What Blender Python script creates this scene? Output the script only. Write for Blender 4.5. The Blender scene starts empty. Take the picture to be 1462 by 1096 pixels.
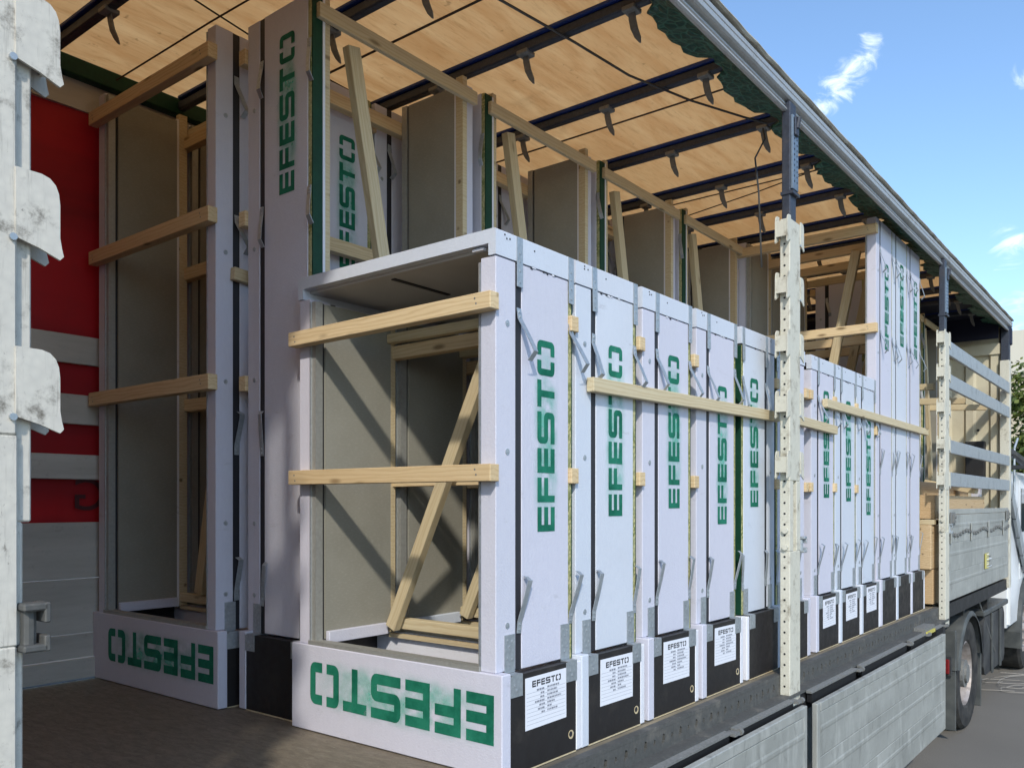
import bpy, bmesh, math, random
from mathutils import Vector, Matrix
random.seed(7)
S = bpy.context.scene
C = S.collection
rad = math.radians

# ------------------------------------------------------------------ camera, light, exposure
cam_d = bpy.data.cameras.new('camera'); cam = bpy.data.objects.new('camera', cam_d); C.objects.link(cam)
cam.location = (1.6312, -1.9809, 0.83); cam.rotation_euler = (rad(90), 0, rad(38.355))
cam_d.sensor_width = 36; cam_d.lens = 36 * 1210.27 / 1462
cam_d.shift_y = 0.1168; cam_d.shift_x = -0.0003
cam_d.clip_start = 0.02; cam_d.clip_end = 2000
S.camera = cam
SUN = Vector((0.98, -1.22, 1.22)).normalized()          # towards the sun
sun_el = math.asin(SUN.z); sun_az = math.atan2(SUN.x, SUN.y)
W = bpy.data.worlds.new('World'); S.world = W; W.use_nodes = True
nt = W.node_tree; nt.nodes.clear()
def N(t, **k):
    n = nt.nodes.new(t)
    for a, b in k.items(): setattr(n, a, b)
    return n
out = N('ShaderNodeOutputWorld'); bg = N('ShaderNodeBackground'); bg.inputs[1].default_value = 0.15
sky = N('ShaderNodeTexSky', sky_type='NISHITA', sun_disc=False, sun_elevation=sun_el, sun_rotation=sun_az)
sky.air_density = 1.0; sky.dust_density = 0.6; sky.ozone_density = 1.6
tc = N('ShaderNodeTexCoord')
# wispy clouds: streaky noise everywhere, thicker inside a few soft banks of sky
mp = N('ShaderNodeMapping'); mp.inputs['Scale'].default_value = (26, 26, 40); mp.inputs['Rotation'].default_value = (0.5, 0.35, 0.3)
nz = N('ShaderNodeTexNoise'); nz.inputs['Scale'].default_value = 1.0; nz.inputs['Detail'].default_value = 8; nz.inputs['Roughness'].default_value = 0.62; nz.inputs['Distortion'].default_value = 1.3
nt.links.new(tc.outputs['Generated'], mp.inputs[0]); nt.links.new(mp.outputs[0], nz.inputs[0])
def skydir(az_px, y_px):
    f, cx, cy, yaw = 1210.27, 731.4, 718.8, rad(-38.355)
    F = Vector((math.sin(yaw), math.cos(yaw), 0)); R = Vector((math.cos(yaw), -math.sin(yaw), 0))
    return (F + R * (az_px - cx) / f + Vector((0, 0, 1)) * (cy - y_px) / f).normalized()
banks = [(skydir(1238, 78), 0.030, 1.0), (skydir(1215, 100), 0.030, 1.0), (skydir(1192, 125), 0.028, 1.0), (skydir(1180, 150), 0.024, .9), (skydir(1445, 345), 0.035, .9), (skydir(1475, 115), 0.03, .7),
         (skydir(1462, 440), 0.05, 1.0), (skydir(1480, 490), 0.05, .9), (Vector((.5, .6, .35)).normalized(), .16, .9),
         (Vector((.9, -.1, .4)).normalized(), .2, .8), (Vector((-.3, -.9, .5)).normalized(), .2, .8), (Vector((-.8, .2, .5)).normalized(), .22, .8)]
acc = None
for d, r, a in banks:
    vd = N('ShaderNodeVectorMath', operation='DISTANCE'); vd.inputs[1].default_value = d
    nrm = N('ShaderNodeVectorMath', operation='NORMALIZE'); nt.links.new(tc.outputs['Generated'], nrm.inputs[0]); nt.links.new(nrm.outputs[0], vd.inputs[0])
    mr = N('ShaderNodeMapRange', interpolation_type='SMOOTHSTEP'); mr.inputs[1].default_value = r * 1.25; mr.inputs[2].default_value = 0
    mr.inputs[3].default_value = 0; mr.inputs[4].default_value = a; nt.links.new(vd.outputs['Value'], mr.inputs[0])
    if acc is None: acc = mr.outputs[0]
    else:
        mx = N('ShaderNodeMath', operation='MAXIMUM'); nt.links.new(acc, mx.inputs[0]); nt.links.new(mr.outputs[0], mx.inputs[1]); acc = mx.outputs[0]
ad = N('ShaderNodeMath', operation='MULTIPLY_ADD'); ad.inputs[1].default_value = 0.42; nt.links.new(acc, ad.inputs[0]); nt.links.new(nz.outputs[0], ad.inputs[2])
cr = N('ShaderNodeMapRange', interpolation_type='SMOOTHSTEP'); cr.inputs[1].default_value = 0.74; cr.inputs[2].default_value = 1.12; cr.inputs[4].default_value = 0.8
nt.links.new(ad.outputs[0], cr.inputs[0])
tint = N('ShaderNodeMixRGB', blend_type='MULTIPLY'); tint.inputs[0].default_value = 1; tint.inputs[2].default_value = (.91, 1.02, 1.09, 1); nt.links.new(sky.outputs[0], tint.inputs[1])
mixc = N('ShaderNodeMixRGB'); mixc.inputs[2].default_value = (6.3, 6.8, 7.4, 1); nt.links.new(cr.outputs[0], mixc.inputs[0])
nt.links.new(tint.outputs[0], mixc.inputs[1]); nt.links.new(mixc.outputs[0], bg.inputs[0]); nt.links.new(bg.outputs[0], out.inputs[0])
sl = bpy.data.lights.new('sun', 'SUN'); sl.energy = 2.0; sl.angle = rad(2.2); sl.color = (1.0, 0.935, 0.83)
so = bpy.data.objects.new('sun', sl); C.objects.link(so); so.rotation_euler = SUN.to_track_quat('Z', 'Y').to_euler(); so.location = (4, -6, 8)
S.view_settings.view_transform = 'Standard'; S.view_settings.look = 'None'; S.view_settings.gamma = 1
S.view_settings.exposure = 0.68; S.view_settings.use_curve_mapping = False
S.cycles.max_bounces = 10; S.cycles.diffuse_bounces = 6; S.cycles.transparent_max_bounces = 12
try: S.cycles.use_denoising = True
except Exception: pass

# ------------------------------------------------------------------ materials
class Mat:
    def __init__(s, name):
        s.m = bpy.data.materials.new(name); s.m.use_nodes = True; s.t = s.m.node_tree; s.n = s.t.nodes; s.n.clear()
        s.out = s.n.new('ShaderNodeOutputMaterial'); s.b = s.n.new('ShaderNodeBsdfPrincipled'); s.l(s.b.outputs[0], s.out.inputs[0])
        s.tc = s.n.new('ShaderNodeTexCoord'); s.oi = s.n.new('ShaderNodeObjectInfo')
    def l(s, a, b): s.t.links.new(a, b)
    def vec(s, scale=(1, 1, 1), shift=True):
        mp = s.n.new('ShaderNodeMapping'); mp.inputs['Scale'].default_value = scale; s.l(s.tc.outputs['Object'], mp.inputs[0])
        if shift:
            mu = s.n.new('ShaderNodeMath'); mu.operation = 'MULTIPLY'; mu.inputs[1].default_value = 37.0; s.l(s.oi.outputs['Random'], mu.inputs[0])
            s.l(mu.outputs[0], mp.inputs['Location'])
        return mp.outputs[0]
    def noise(s, scale, detail=4, vscale=(1, 1, 1), rough=.55, dist=0, shift=True):
        n = s.n.new('ShaderNodeTexNoise'); n.inputs['Scale'].default_value = scale; n.inputs['Detail'].default_value = detail
        n.inputs['Roughness'].default_value = rough; n.inputs['Distortion'].default_value = dist; s.l(s.vec(vscale, shift), n.inputs[0]); return n.outputs[0]
    def rng(s, x, a, b, c=0., d=1., smooth=False):
        m = s.n.new('ShaderNodeMapRange'); m.inputs[1].default_value = a; m.inputs[2].default_value = b; m.inputs[3].default_value = c; m.inputs[4].default_value = d
        if smooth: m.interpolation_type = 'SMOOTHSTEP'
        s.l(x, m.inputs[0]); return m.outputs[0]
    def mix(s, f, a, b, mode='MIX'):
        m = s.n.new('ShaderNodeMixRGB'); m.blend_type = mode
        for i, v in ((0, f), (1, a), (2, b)):
            if isinstance(v, (int, float)): m.inputs[i].default_value = v
            elif isinstance(v, tuple): m.inputs[i].default_value = (*v, 1)
            else: s.l(v, m.inputs[i])
        return m.outputs[0]
    def set(s, col=None, rough=None, metal=None, spec=None, bump=None, bs=.3, bd=.002):
        for v, k in ((col, 'Base Color'), (rough, 'Roughness'), (metal, 'Metallic'), (spec, 'Specular IOR Level')):
            if v is None: continue
            if isinstance(v, tuple): s.b.inputs[k].default_value = (*v, 1)
            elif isinstance(v, (int, float)): s.b.inputs[k].default_value = v
            else: s.l(v, s.b.inputs[k])
        if bump is not None:
            b = s.n.new('ShaderNodeBump'); b.inputs['Strength'].default_value = bs; b.inputs['Distance'].default_value = bd; s.l(bump, b.inputs['Height']); s.l(b.outputs[0], s.b.inputs['Normal'])
        return s.m

def m_foam(name, a, b):
    m = Mat(name); c = m.mix(m.oi.outputs['Random'], a, b)
    big = m.noise(2.2, 3); c = m.mix(m.rng(big, .35, .7, 0, .22), c, (.50, .51, .56))
    fine = m.noise(90, 3, (1, 1, .35)); c = m.mix(m.rng(fine, .3, .75, 0, .12), c, (.80, .80, .86))
    sc = m.noise(5, 8, (1, 1, 3.2), .75); c = m.mix(m.rng(sc, .60, .70, 0, .42, True), c, (.38, .38, .41))
    sc2 = m.noise(28, 9, (1, 1, 1), .8, .6); c = m.mix(m.rng(sc2, .66, .72, 0, .5, True), c, (.32, .31, .33))
    lf = m.noise(1.1, 4, (1, 1, .6), .6); c = m.mix(m.rng(lf, .3, .7, .0, .16), c, (.42, .43, .45), 'MIX')
    return m.set(c, .62, 0, .3, bump=m.mix(.5, m.noise(160, 4), m.noise(14, 7, rough=.75)), bs=.5, bd=.004)
FOAM = m_foam('lilac_foam', (.575, .56, .645), (.57, .575, .665))
FOAMB = m_foam('bluish_foam', (.55, .605, .69), (.59, .625, .69))
FOAMW = m_foam('white_foam_edge', (.70, .71, .76), (.74, .74, .78))

def m_wood(name, a, b, dark, sat=1):
    m = Mat(name); g = m.noise(3.0, 5, (.7, 9, 22), .6, 1.4); c = m.mix(m.rng(g, .3, .7), a, b)
    w = m.n.new('ShaderNodeTexWave'); w.wave_type = 'BANDS'; w.bands_direction = 'Z'; w.inputs['Scale'].default_value = 13; w.inputs['Distortion'].default_value = 9; w.inputs['Detail'].default_value = 3; w.inputs['Detail Scale'].default_value = 1.2
    m.l(m.vec((.22, 1.6, 1.6)), w.inputs[0]); c = m.mix(m.rng(w.outputs['Fac'], .55, 1, 0, .4), c, dark)
    k = m.n.new('ShaderNodeTexVoronoi'); k.inputs['Scale'].default_value = 4; m.l(m.vec((.9, 3, 3)), k.inputs[0]); c = m.mix(m.rng(k.outputs['Distance'], .05, .17, .9, 0, True), c, tuple(x * .35 for x in dark))
    c = m.mix(m.rng(m.oi.outputs['Random'], 0, 1, 0, .35), c, dark)
    return m.set(c, .65, 0, .3, bump=g, bs=.35, bd=.002)
WOOD = m_wood('pine_timber', (.72, .57, .35), (.62, .47, .27), (.44, .29, .14))
WOODP = m_wood('pale_spruce', (.62, .54, .36), (.55, .45, .28), (.42, .31, .17))
GLU = m_wood('glulam_wood', (.62, .46, .28), (.52, .37, .20), (.34, .21, .10))

m = Mat('osb_edge'); v = m.n.new('ShaderNodeTexVoronoi'); v.inputs['Scale'].default_value = 95; m.l(m.vec((1, 1, .8)), v.inputs[0])
c = m.mix(m.rng(v.outputs['Distance'], .2, .6), (.52, .46, .22), (.20, .22, .08)); c = m.mix(m.rng(m.noise(14, 3), .4, .65), c, (.42, .40, .22)); OSB = m.set(c, .8, 0, .2, bump=v.outputs['Distance'], bs=.8, bd=.004)
m = Mat('green_board'); GREENB = m.set(m.mix(m.rng(m.noise(40, 4), .35, .7, 0, .5), (.003, .038, .019), (.006, .062, .029)), .6, 0, .3, bump=m.noise(180, 3), bs=.3)
m = Mat('black_film_board'); c = m.mix(m.rng(m.noise(6, 6, rough=.7), .55, .75, 0, .4), (.018, .016, .016), (.07, .06, .05)); BLACK = m.set(c, m.rng(m.noise(20, 4), .3, .7, .38, .6), 0, .35, bump=m.noise(60, 3), bs=.15)
m = Mat('black_rubber_gasket'); GASK = m.set((.022, .022, .027), .55, 0, .4)
m = Mat('fibre_cement'); c = m.mix(m.rng(m.noise(3, 5), .3, .7), (.235, .225, .185), (.29, .28, .235)); c = m.mix(m.rng(m.noise(60, 5, (1, 1, 3)), .5, .75, 0, .25), c, (.42, .41, .36)); CEM = m.set(c, .75, 0, .25, bump=m.noise(90, 4), bs=.2)

def m_metal(name, a, b, rough=.42, metal=.75, dirt=(.12, .11, .09), dirtamt=.35, dsc=7, bs=.1):
    m = Mat(name); v = m.n.new('ShaderNodeTexVoronoi'); v.inputs['Scale'].default_value = 70; m.l(m.vec(), v.inputs[0])
    c = m.mix(v.outputs['Distance'], a, b); d = m.noise(dsc, 8, (1, 1, 1.0), .72)
    c = m.mix(m.rng(d, .52, .72, 0, dirtamt, True), c, dirt)
    d2 = m.noise(dsc * 5, 9, (1, 1, .5), .8, 1.2); c = m.mix(m.rng(d2, .60, .70, 0, dirtamt * .8, True), c, dirt)
    d3 = m.noise(dsc * 1.6, 5, (6, 6, .35), .7); c = m.mix(m.rng(d3, .56, .74, 0, dirtamt * .45), c, tuple(q * 1.3 for q in dirt))
    return m.set(c, m.rng(d, .3, .7, rough, rough + .22), metal, .5, bump=m.noise(35, 5), bs=bs, bd=.002)
GALV = m_metal('galvanised_steel', (.50, .53, .55), (.38, .41, .43), .40, .7, dirtamt=.12)
PROF = m_metal('aluminium_profile', (.42, .42, .39), (.36, .36, .33), .45, .5, dirtamt=.2)
SLATM = m_metal('weathered_aluminium', (.47, .50, .52), (.38, .41, .42), .42, .55, (.17, .18, .17), .5, 9, .3)
RAILM = m_metal('roof_rail_aluminium', (.50, .50, .49), (.44, .44, .43), .42, .55, (.18, .17, .15), .45, 4)
CREAM = m_metal('cream_painted_steel', (.60, .575, .48), (.55, .53, .44), .5, 0, (.20, .17, .12), .8, 11, .35)
WHITEP = m_metal('scuffed_white_paint', (.60, .565, .49), (.52, .49, .43), .55, 0, (.10, .085, .065), .95, 13, .5)
DARKST = m_metal('dark_blue_steel', (.05, .06, .085), (.035, .04, .055), .42, .3, (.10, .09, .08), .4, 9)
GREYST = m_metal('grey_chassis_steel', (.24, .24, .23), (.18, .18, .17), .55, .35, (.20, .18, .15), .6, 8, .3)
m = Mat('black_slot'); SLOT = m.set((.012, .012, .013), .7, 0, .2)
DUSTST = m_metal('dusty_dark_steel', (.10, .10, .095), (.075, .075, .07), .6, .2, (.22, .20, .17), .6, 7, .3)
STEELB = m_metal('blue_grey_steel', (.20, .26, .33), (.15, .20, .26), .4, .4, (.08, .08, .09), .4, 9)
BLACKST = m_metal('black_steel', (.022, .022, .023), (.016, .016, .017), .5, .2, (.06, .055, .05), .5, 8)
# dirty aluminium drop side
m = Mat('dirty_drop_side'); d = m.noise(2.4, 9, (1, .35, 1), .7); s2 = m.noise(8, 7, (1, 1.4, .35), .7); s3 = m.noise(11, 9, (1, 1, .45), .8, .8)
c = m.mix(m.rng(d, .3, .72), (.45, .455, .42), (.31, .315, .29)); c = m.mix(m.rng(s2, .48, .68, 0, .65, True), c, (.52, .52, .48)); c = m.mix(m.rng(s3, .52, .70, 0, .6), c, (.15, .15, .135))
DROP = m.set(c, m.rng(s2, .3, .7, .42, .7), .35, .4, bump=s3, bs=.2)
m = Mat('mint_overspray')
# lettering paint: dense green, patchy where the spray ran thin
def m_paint(name, col, thin, sc):
    m = Mat(name); t = m.n.new('ShaderNodeBsdfTransparent'); mx = m.n.new('ShaderNodeMixShader'); n1 = m.noise(sc, 5, rough=.7)
    g = m.noise(260, 2); m.set(m.mix(m.rng(n1, .35, .7), col, tuple(min(1, x * 1.9 + .015) for x in col)), .7, 0, .2)
    md = m.n.new('ShaderNodeMath'); md.operation = 'MULTIPLY_ADD'; md.inputs[1].default_value = .25; m.l(g, md.inputs[0]); m.l(n1, md.inputs[2])
    m.l(m.rng(md.outputs[0], thin, thin + .22, 1, .15, True), mx.inputs[0]); m.l(t.outputs[0], mx.inputs[1]); m.l(m.b.outputs[0], mx.inputs[2]); m.l(mx.outputs[0], m.out.inputs[0]); return m.m
PAINT = m_paint('green_stencil_paint', (.004, .105, .062), .72, 9)
PAINTD = m_paint('green_stencil_paint_dense', (.004, .095, .055), .88, 7)
# soft overspray around the letters
m = Mat('stencil_overspray'); t = m.n.new('ShaderNodeBsdfTransparent'); mx = m.n.new('ShaderNodeMixShader'); m.set((.10, .50, .36), .8, 0, .1)
sx = m.n.new('ShaderNodeSeparateXYZ'); m.l(m.tc.outputs['UV'], sx.inputs[0])
def edge(o):
    a = m.n.new('ShaderNodeMath'); a.operation = 'PINGPONG'; a.inputs[1].default_value = .5; m.l(o, a.inputs[0]); return m.rng(a.outputs[0], 0, .34, 0, 1, True)
e1 = edge(sx.outputs[0]); e2 = edge(sx.outputs[1]); pm = m.n.new('ShaderNodeMath'); pm.operation = 'MULTIPLY'; m.l(e1, pm.inputs[0]); m.l(e2, pm.inputs[1])
p2 = m.n.new('ShaderNodeMath'); p2.operation = 'MULTIPLY'; m.l(pm.outputs[0], p2.inputs[0]); m.l(m.rng(m.noise(13, 4), .33, .66, .0, .6), p2.inputs[1])
m.l(p2.outputs[0], mx.inputs[0]); m.l(t.outputs[0], mx.inputs[1]); m.l(m.b.outputs[0], mx.inputs[2]); m.l(mx.outputs[0], m.out.inputs[0]); SPRAY = m.m
m = Mat('pale_grey_soffit'); SOFF = m.set(m.mix(m.rng(m.noise(4, 5), .3, .7), (.54, .53, .52), (.46, .45, .44)), .5, .1, .4)
m = Mat('white_label_paper'); PAPER = m.set((.74, .75, .80), .6, 0, .3)
m = Mat('label_ink'); INK = m.set((.02, .02, .025), .6)
m = Mat('faint_ink'); INKF = m.set((.22, .23, .27), .6)
# translucent roof sheet with plywood look
m = Mat('translucent_roof_sheet'); g = m.noise(1.6, 8, (5.5, .9, 1), .62, .8); b2 = m.noise(1.1, 4, (1, 1, 1)); sp = m.noise(22, 4)
c = m.mix(m.rng(g, .3, .72), (.88, .69, .45), (.74, .51, .29)); c = m.mix(m.rng(b2, .4, .7, 0, .45), c, (.76, .55, .32)); c = m.mix(m.rng(sp, .66, .74, 0, .4), c, (.30, .19, .10)); g3 = m.noise(7, 9, (9, 1.1, 1), .75, .4); c = m.mix(m.rng(g3, .5, .72, 0, .4), c, (.46, .29, .14)); st_ = m.noise(.9, 6, (1, 1, 1), .65, 1.0); c = m.mix(m.rng(st_, .6, .75, 0, .35, True), c, (.40, .27, .15))
m.set(c, .75, 0, .2); tr = m.n.new('ShaderNodeBsdfTranslucent'); m.l(c, tr.inputs[0]); mx = m.n.new('ShaderNodeMixShader'); mx.inputs[0].default_value = .72
m.l(m.b.outputs[0], mx.inputs[1]); m.l(tr.outputs[0], mx.inputs[2]); m.l(mx.outputs[0], m.out.inputs[0]); ROOF = m.m
m = Mat('blue_tarpaulin'); BLUE = m.set((.008, .03, .16), .5, 0, .4)
m = Mat('navy_sheet'); NAVY = m.set((.012, .015, .035), .6, 0, .3)
m = Mat('beige_tarp_lip'); TARP = m.set(m.mix(m.rng(m.noise(7, 5), .4, .7), (.46, .43, .36), (.30, .27, .21)), .6, 0, .3, bump=m.noise(12, 3), bs=.4, bd=.01)
m = Mat('green_tarp_mesh'); v = m.n.new('ShaderNodeTexVoronoi'); v.feature = 'DISTANCE_TO_EDGE'; v.inputs['Scale'].default_value = 22; m.l(m.vec(), v.inputs[0])
GTARP = m.set(m.mix(m.rng(v.outputs[0], .0, .10), (.05, .17, .12), (.006, .05, .035)), .45, 0, .5, bump=v.outputs[0], bs=.9, bd=.01)
m = Mat('red_curtain'); c = m.mix(m.rng(m.noise(1.2, 4, (1, .3, 2.5)), .4, .7), (.36, .005, .008), (.17, .003, .005)); c = m.mix(m.rng(m.noise(4, 6), .5, .75, 0, .4), c, (.16, .008, .008)); m.set(c, .5, 0, .3)
tr = m.n.new('ShaderNodeBsdfTranslucent'); m.l(c, tr.inputs[0]); mx = m.n.new('ShaderNodeMixShader'); mx.inputs[0].default_value = .12; m.l(m.b.outputs[0], mx.inputs[1]); m.l(tr.outputs[0], mx.inputs[2]); m.l(mx.outputs[0], m.out.inputs[0]); RED = m.m
m = Mat('dark_print'); DPRINT = m.set((.06, .003, .004), .6)
m = Mat('deck_plywood'); g = m.noise(9, 10, (1.6, 4.5, 1), .78, .6); c = m.mix(m.rng(g, .35, .7), (.205, .175, .13), (.12, .10, .075)); sc = m.noise(16, 10, (1, 7, 1), .8, 1.2); c = m.mix(m.rng(sc, .56, .68, 0, .65, True), c, (.30, .28, .24))
c = m.mix(m.rng(m.noise(26, 9, rough=.8), .58, .7, 0, .5, True), c, (.07, .06, .05)); c = m.mix(m.rng(m.noise(150, 3), .66, .74, 0, .6), c, (.38, .36, .32)); DECK = m.set(c, m.rng(g, .3, .7, .5, .75), 0, .3, bump=sc, bs=.5)
m = Mat('deck_edge_wood'); g = m.noise(3, 8, (4, .5, 1), .7); DECKE = m.set(m.mix(m.rng(g, .35, .65), (.30, .25, .17), (.13, .115, .09)), .75, 0, .2, bump=g, bs=.3)
m = Mat('grey_wall_plank'); c = m.mix(m.rng(m.noise(3, 7, (1, .3, 2), .65), .3, .7), (.56, .535, .48), (.38, .36, .32)); c = m.mix(m.rng(m.noise(15, 9, (1, .5, 1), .8), .56, .7, 0, .5, True), c, (.20, .18, .155)); GPLANK = m.set(c, .6, .1, .3, bump=m.noise(20, 4, (1, .2, 2)), bs=.2)
m = Mat('cream_headboard'); c = m.mix(m.rng(m.noise(2.5, 6), .35, .7), (.62, .57, .42), (.50, .45, .33)); c = m.mix(m.rng(m.noise(11, 8, rough=.7), .6, .72, 0, .5), c, (.24, .19, .13)); CREAMB = m.set(c, .6, 0, .3)
m = Mat('asphalt'); g = m.noise(130, 3, shift=False); b2 = m.noise(.5, 5, shift=False); c = m.mix(m.rng(g, .3, .75), (.125, .115, .098), (.24, .222, .195)); c = m.mix(m.rng(b2, .4, .65, 0, .5), c, (.13, .12, .104))
c = m.mix(m.rng(m.noise(3.2, 7, shift=False, rough=.7), .66, .73, 0, .6), c, (.035, .034, .033)); ASPH = m.set(c, .85, 0, .3, bump=g, bs=.6, bd=.004)
m = Mat('tyre_rubber'); TYRE = m.set(m.mix(m.rng(m.noise(8, 5), .4, .7), (.022, .022, .022), (.06, .057, .052)), .8, 0, .3, bump=m.noise(40, 3), bs=.2)
m = Mat('wheel_rim'); RIM = m.set(m.mix(m.rng(m.noise(9, 6), .4, .7), (.42, .38, .36), (.22, .19, .17)), .5, .3, .4)
m = Mat('grey_plastic'); GPLA = m.set(m.mix(m.rng(m.noise(6, 6), .4, .7), (.055, .06, .06), (.10, .105, .10)), .55, 0, .4)
m = Mat('dusty_black_plastic'); BPLA = m.set(m.mix(m.rng(m.noise(5, 6), .4, .7), (.02, .022, .026), (.06, .062, .062)), .45, 0, .4)
m = Mat('white_cab_paint'); CAB = m.set((.72, .74, .75), .25, 0, .5)
m = Mat('dark_glass'); GLASS = m.set((.02, .03, .035), .05, 0, .6)
m = Mat('red_lamp_lens'); REDL = m.set((.16, .012, .014), .25, 0, .5)
m = Mat('yellow_reflector'); YEL = m.set((.55, .48, .10), .4, 0, .4)
m = Mat('rope_dark'); ROPE = m.set((.05, .03, .02), .8)
m = Mat('white_cord'); WCORD = m.set((.34, .31, .27), .7)
m = Mat('white_sheet'); CLOTH = m.set((.75, .75, .72), .6)
m = Mat('tree_bark'); BARK = m.set(m.mix(m.rng(m.noise(12, 5), .4, .6), (.10, .07, .045), (.05, .035, .025)), .9, bump=m.noise(20, 4), bs=.6)
m = Mat('leaves'); LEAF = m.set(m.mix(m.rng(m.noise(3, 3, shift=False), .35, .65), (.13, .15, .025), (.045, .075, .015)), .6, 0, .3)
m = Mat('beige_render'); BEIGE = m.set(m.mix(m.rng(m.noise(.8, 5), .4, .6), (.55, .47, .33), (.48, .41, .29)), .85)
m = Mat('pale_render'); PALE = m.set((.62, .57, .46), .85)

# ------------------------------------------------------------------ mesh helpers
CACHE = {}
def mesh(key, fn, mat):
    k = (key, mat.name if mat else '')
    if k in CACHE: return CACHE[k]
    bm = bmesh.new(); fn(bm); me = bpy.data.meshes.new(str(key)[:40]); bmesh.ops.recalc_face_normals(bm, faces=bm.faces); bm.to_mesh(me); bm.free()
    if mat: me.materials.append(mat)
    CACHE[k] = me; return me
def obj(name, me, parent=None, loc=None, mat4=None):
    o = bpy.data.objects.new(name, me); C.objects.link(o)
    if parent: o.parent = parent
    if mat4 is not None: o.matrix_local = mat4 if parent else mat4; o.matrix_basis = mat4
    if loc is not None: o.location = loc
    return o
def bx(bm, x0, x1, y0, y1, z0, z1, b=0, seg=1):
    x0, x1 = sorted((x0, x1)); y0, y1 = sorted((y0, y1)); z0, z1 = sorted((z0, z1))
    r = bmesh.ops.create_cube(bm, size=1, matrix=Matrix.Translation(((x0 + x1) / 2, (y0 + y1) / 2, (z0 + z1) / 2)) @ Matrix.Diagonal((x1 - x0, y1 - y0, z1 - z0, 1)))
    if b: 
        es = list({e for v in r['verts'] for e in v.link_edges}); bmesh.ops.bevel(bm, geom=es, offset=b, segments=seg, affect='EDGES', profile=.5)
def cyl(bm, p0, p1, r0, r1=None, n=10, caps=True):
    p0 = Vector(p0); p1 = Vector(p1); d = p1 - p0; r1 = r0 if r1 is None else r1
    bmesh.ops.create_cone(bm, cap_ends=caps, segments=n, radius1=r0, radius2=r1, depth=d.length, matrix=Matrix.Translation((p0 + p1) / 2) @ d.to_track_quat('Z', 'Y').to_matrix().to_4x4())
def tube(bm, pts, r, n=6):
    for a, b in zip(pts, pts[1:]): cyl(bm, a, b, r, n=n)
def prism_y(bm, prof, y0, y1):                       # profile in (x, z), extruded along y
    a = [bm.verts.new((x, y0, z)) for x, z in prof]; b = [bm.verts.new((x, y1, z)) for x, z in prof]; n = len(prof)
    for i in range(n): bm.faces.new((a[i], a[(i + 1) % n], b[(i + 1) % n], b[i]))
    bm.faces.new(a); bm.faces.new(b[::-1])
def prism_x(bm, prof, x0, x1):                       # profile in (y, z), extruded along x
    a = [bm.verts.new((x0, y, z)) for y, z in prof]; b = [bm.verts.new((x1, y, z)) for y, z in prof]; n = len(prof)
    for i in range(n): bm.faces.new((a[i], a[(i + 1) % n], b[(i + 1) % n], b[i]))
    bm.faces.new(a); bm.faces.new(b[::-1])
def box(name, mat, parent, x0, x1, y0, y1, z0, z1, b=0):
    d = (round(abs(x1 - x0), 4), round(abs(y1 - y0), 4), round(abs(z1 - z0), 4)); lo = (min(x0, x1), min(y0, y1), min(z0, z1))
    me = mesh(('box', d, b), lambda bm: bx(bm, 0, d[0], 0, d[1], 0, d[2], b), mat)
    return obj(name, me, parent, lo)
def bar(name, mat, parent, p0, p1, h, t, b=.002, up=(0, 0, 1)):   # a board from p0 to p1, h tall and t thick, grain along its length
    p0 = Vector(p0); p1 = Vector(p1); d = p1 - p0; L = round(d.length, 4); x = d.normalized(); z = Vector(up); y = z.cross(x).normalized(); z = x.cross(y)
    me = mesh(('bar', L, h, t, b), lambda bm: bx(bm, 0, L, -t / 2, t / 2, -h / 2, h / 2, b), mat)
    M = Matrix((x, y, z)).transposed().to_4x4(); M.translation = p0
    return obj(name, me, parent, mat4=M)
def thing(name, label, cat, loc=(0, 0, 0), rotz=0, group=None):
    o = bpy.data.objects.new(name, None); C.objects.link(o); o.empty_display_size = .1; o.location = loc; o.rotation_euler = (0, 0, rotz); o['label'] = label; o['category'] = cat
    if group: o['group'] = group
    return o
def tag(o, label, cat, group=None):
    o['label'] = label; o['category'] = cat
    if group: o['group'] = group
    return o
def struct(o): o['kind'] = 'structure'; return o

# ------------------------------------------------------------------ the stencil lettering
def arc(cx, cy, r, a0, a1, n=4): return [(cx + r * math.cos(rad(a0 + (a1 - a0) * i / n)), cy + r * math.sin(rad(a0 + (a1 - a0) * i / n))) for i in range(n + 1)]
ST, STV = .235, .225                                   # stroke, for a letter height of 1
def L_E(x, w=.83):
    s = ST; g = (1 - 3 * s) / 2
    return [[(x, 0), (x + w, 0), (x + w, s), (x + STV, s), (x + STV, s + g), (x + w, s + g), (x + w, 2 * s + g), (x + STV, 2 * s + g), (x + STV, 1 - s), (x + w, 1 - s), (x + w, 1), (x, 1)]]
def L_F(x, w=.83):
    s = ST; g = (1 - 3 * s) / 2
    return [[(x, 0), (x + STV, 0), (x + STV, s + g), (x + w, s + g), (x + w, 2 * s + g), (x + STV, 2 * s + g), (x + STV, 1 - s), (x + w, 1 - s), (x + w, 1), (x, 1)]]
def L_S(x, w=1.07):
    s = ST; g = (1 - 3 * s) / 2; r = .2; ri = .06; m0, m1 = s + g, 2 * s + g; V = STV
    o = [(x, 0)] + arc(x + w - r, r, r, -90, 0) + arc(x + w - r, m1 - r, r, 0, 90) + [(x + V, m1)] + [(x + V, 1 - s), (x + w, 1 - s), (x + w, 1)] + arc(x + r, 1 - r, r, 90, 180) + arc(x + r, m0 + r, r, 180, 270) + [(x + w - V, m0), (x + w - V, s), (x, s)]
    return [o]
def L_T(x, w=.91):
    s = ST; c = x + w / 2; V = STV / 2
    return [[(c - V, 0), (c + V, 0), (c + V, 1 - s), (x + w, 1 - s), (x + w, 1), (x, 1), (x, 1 - s), (c - V, 1 - s)]]
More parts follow.
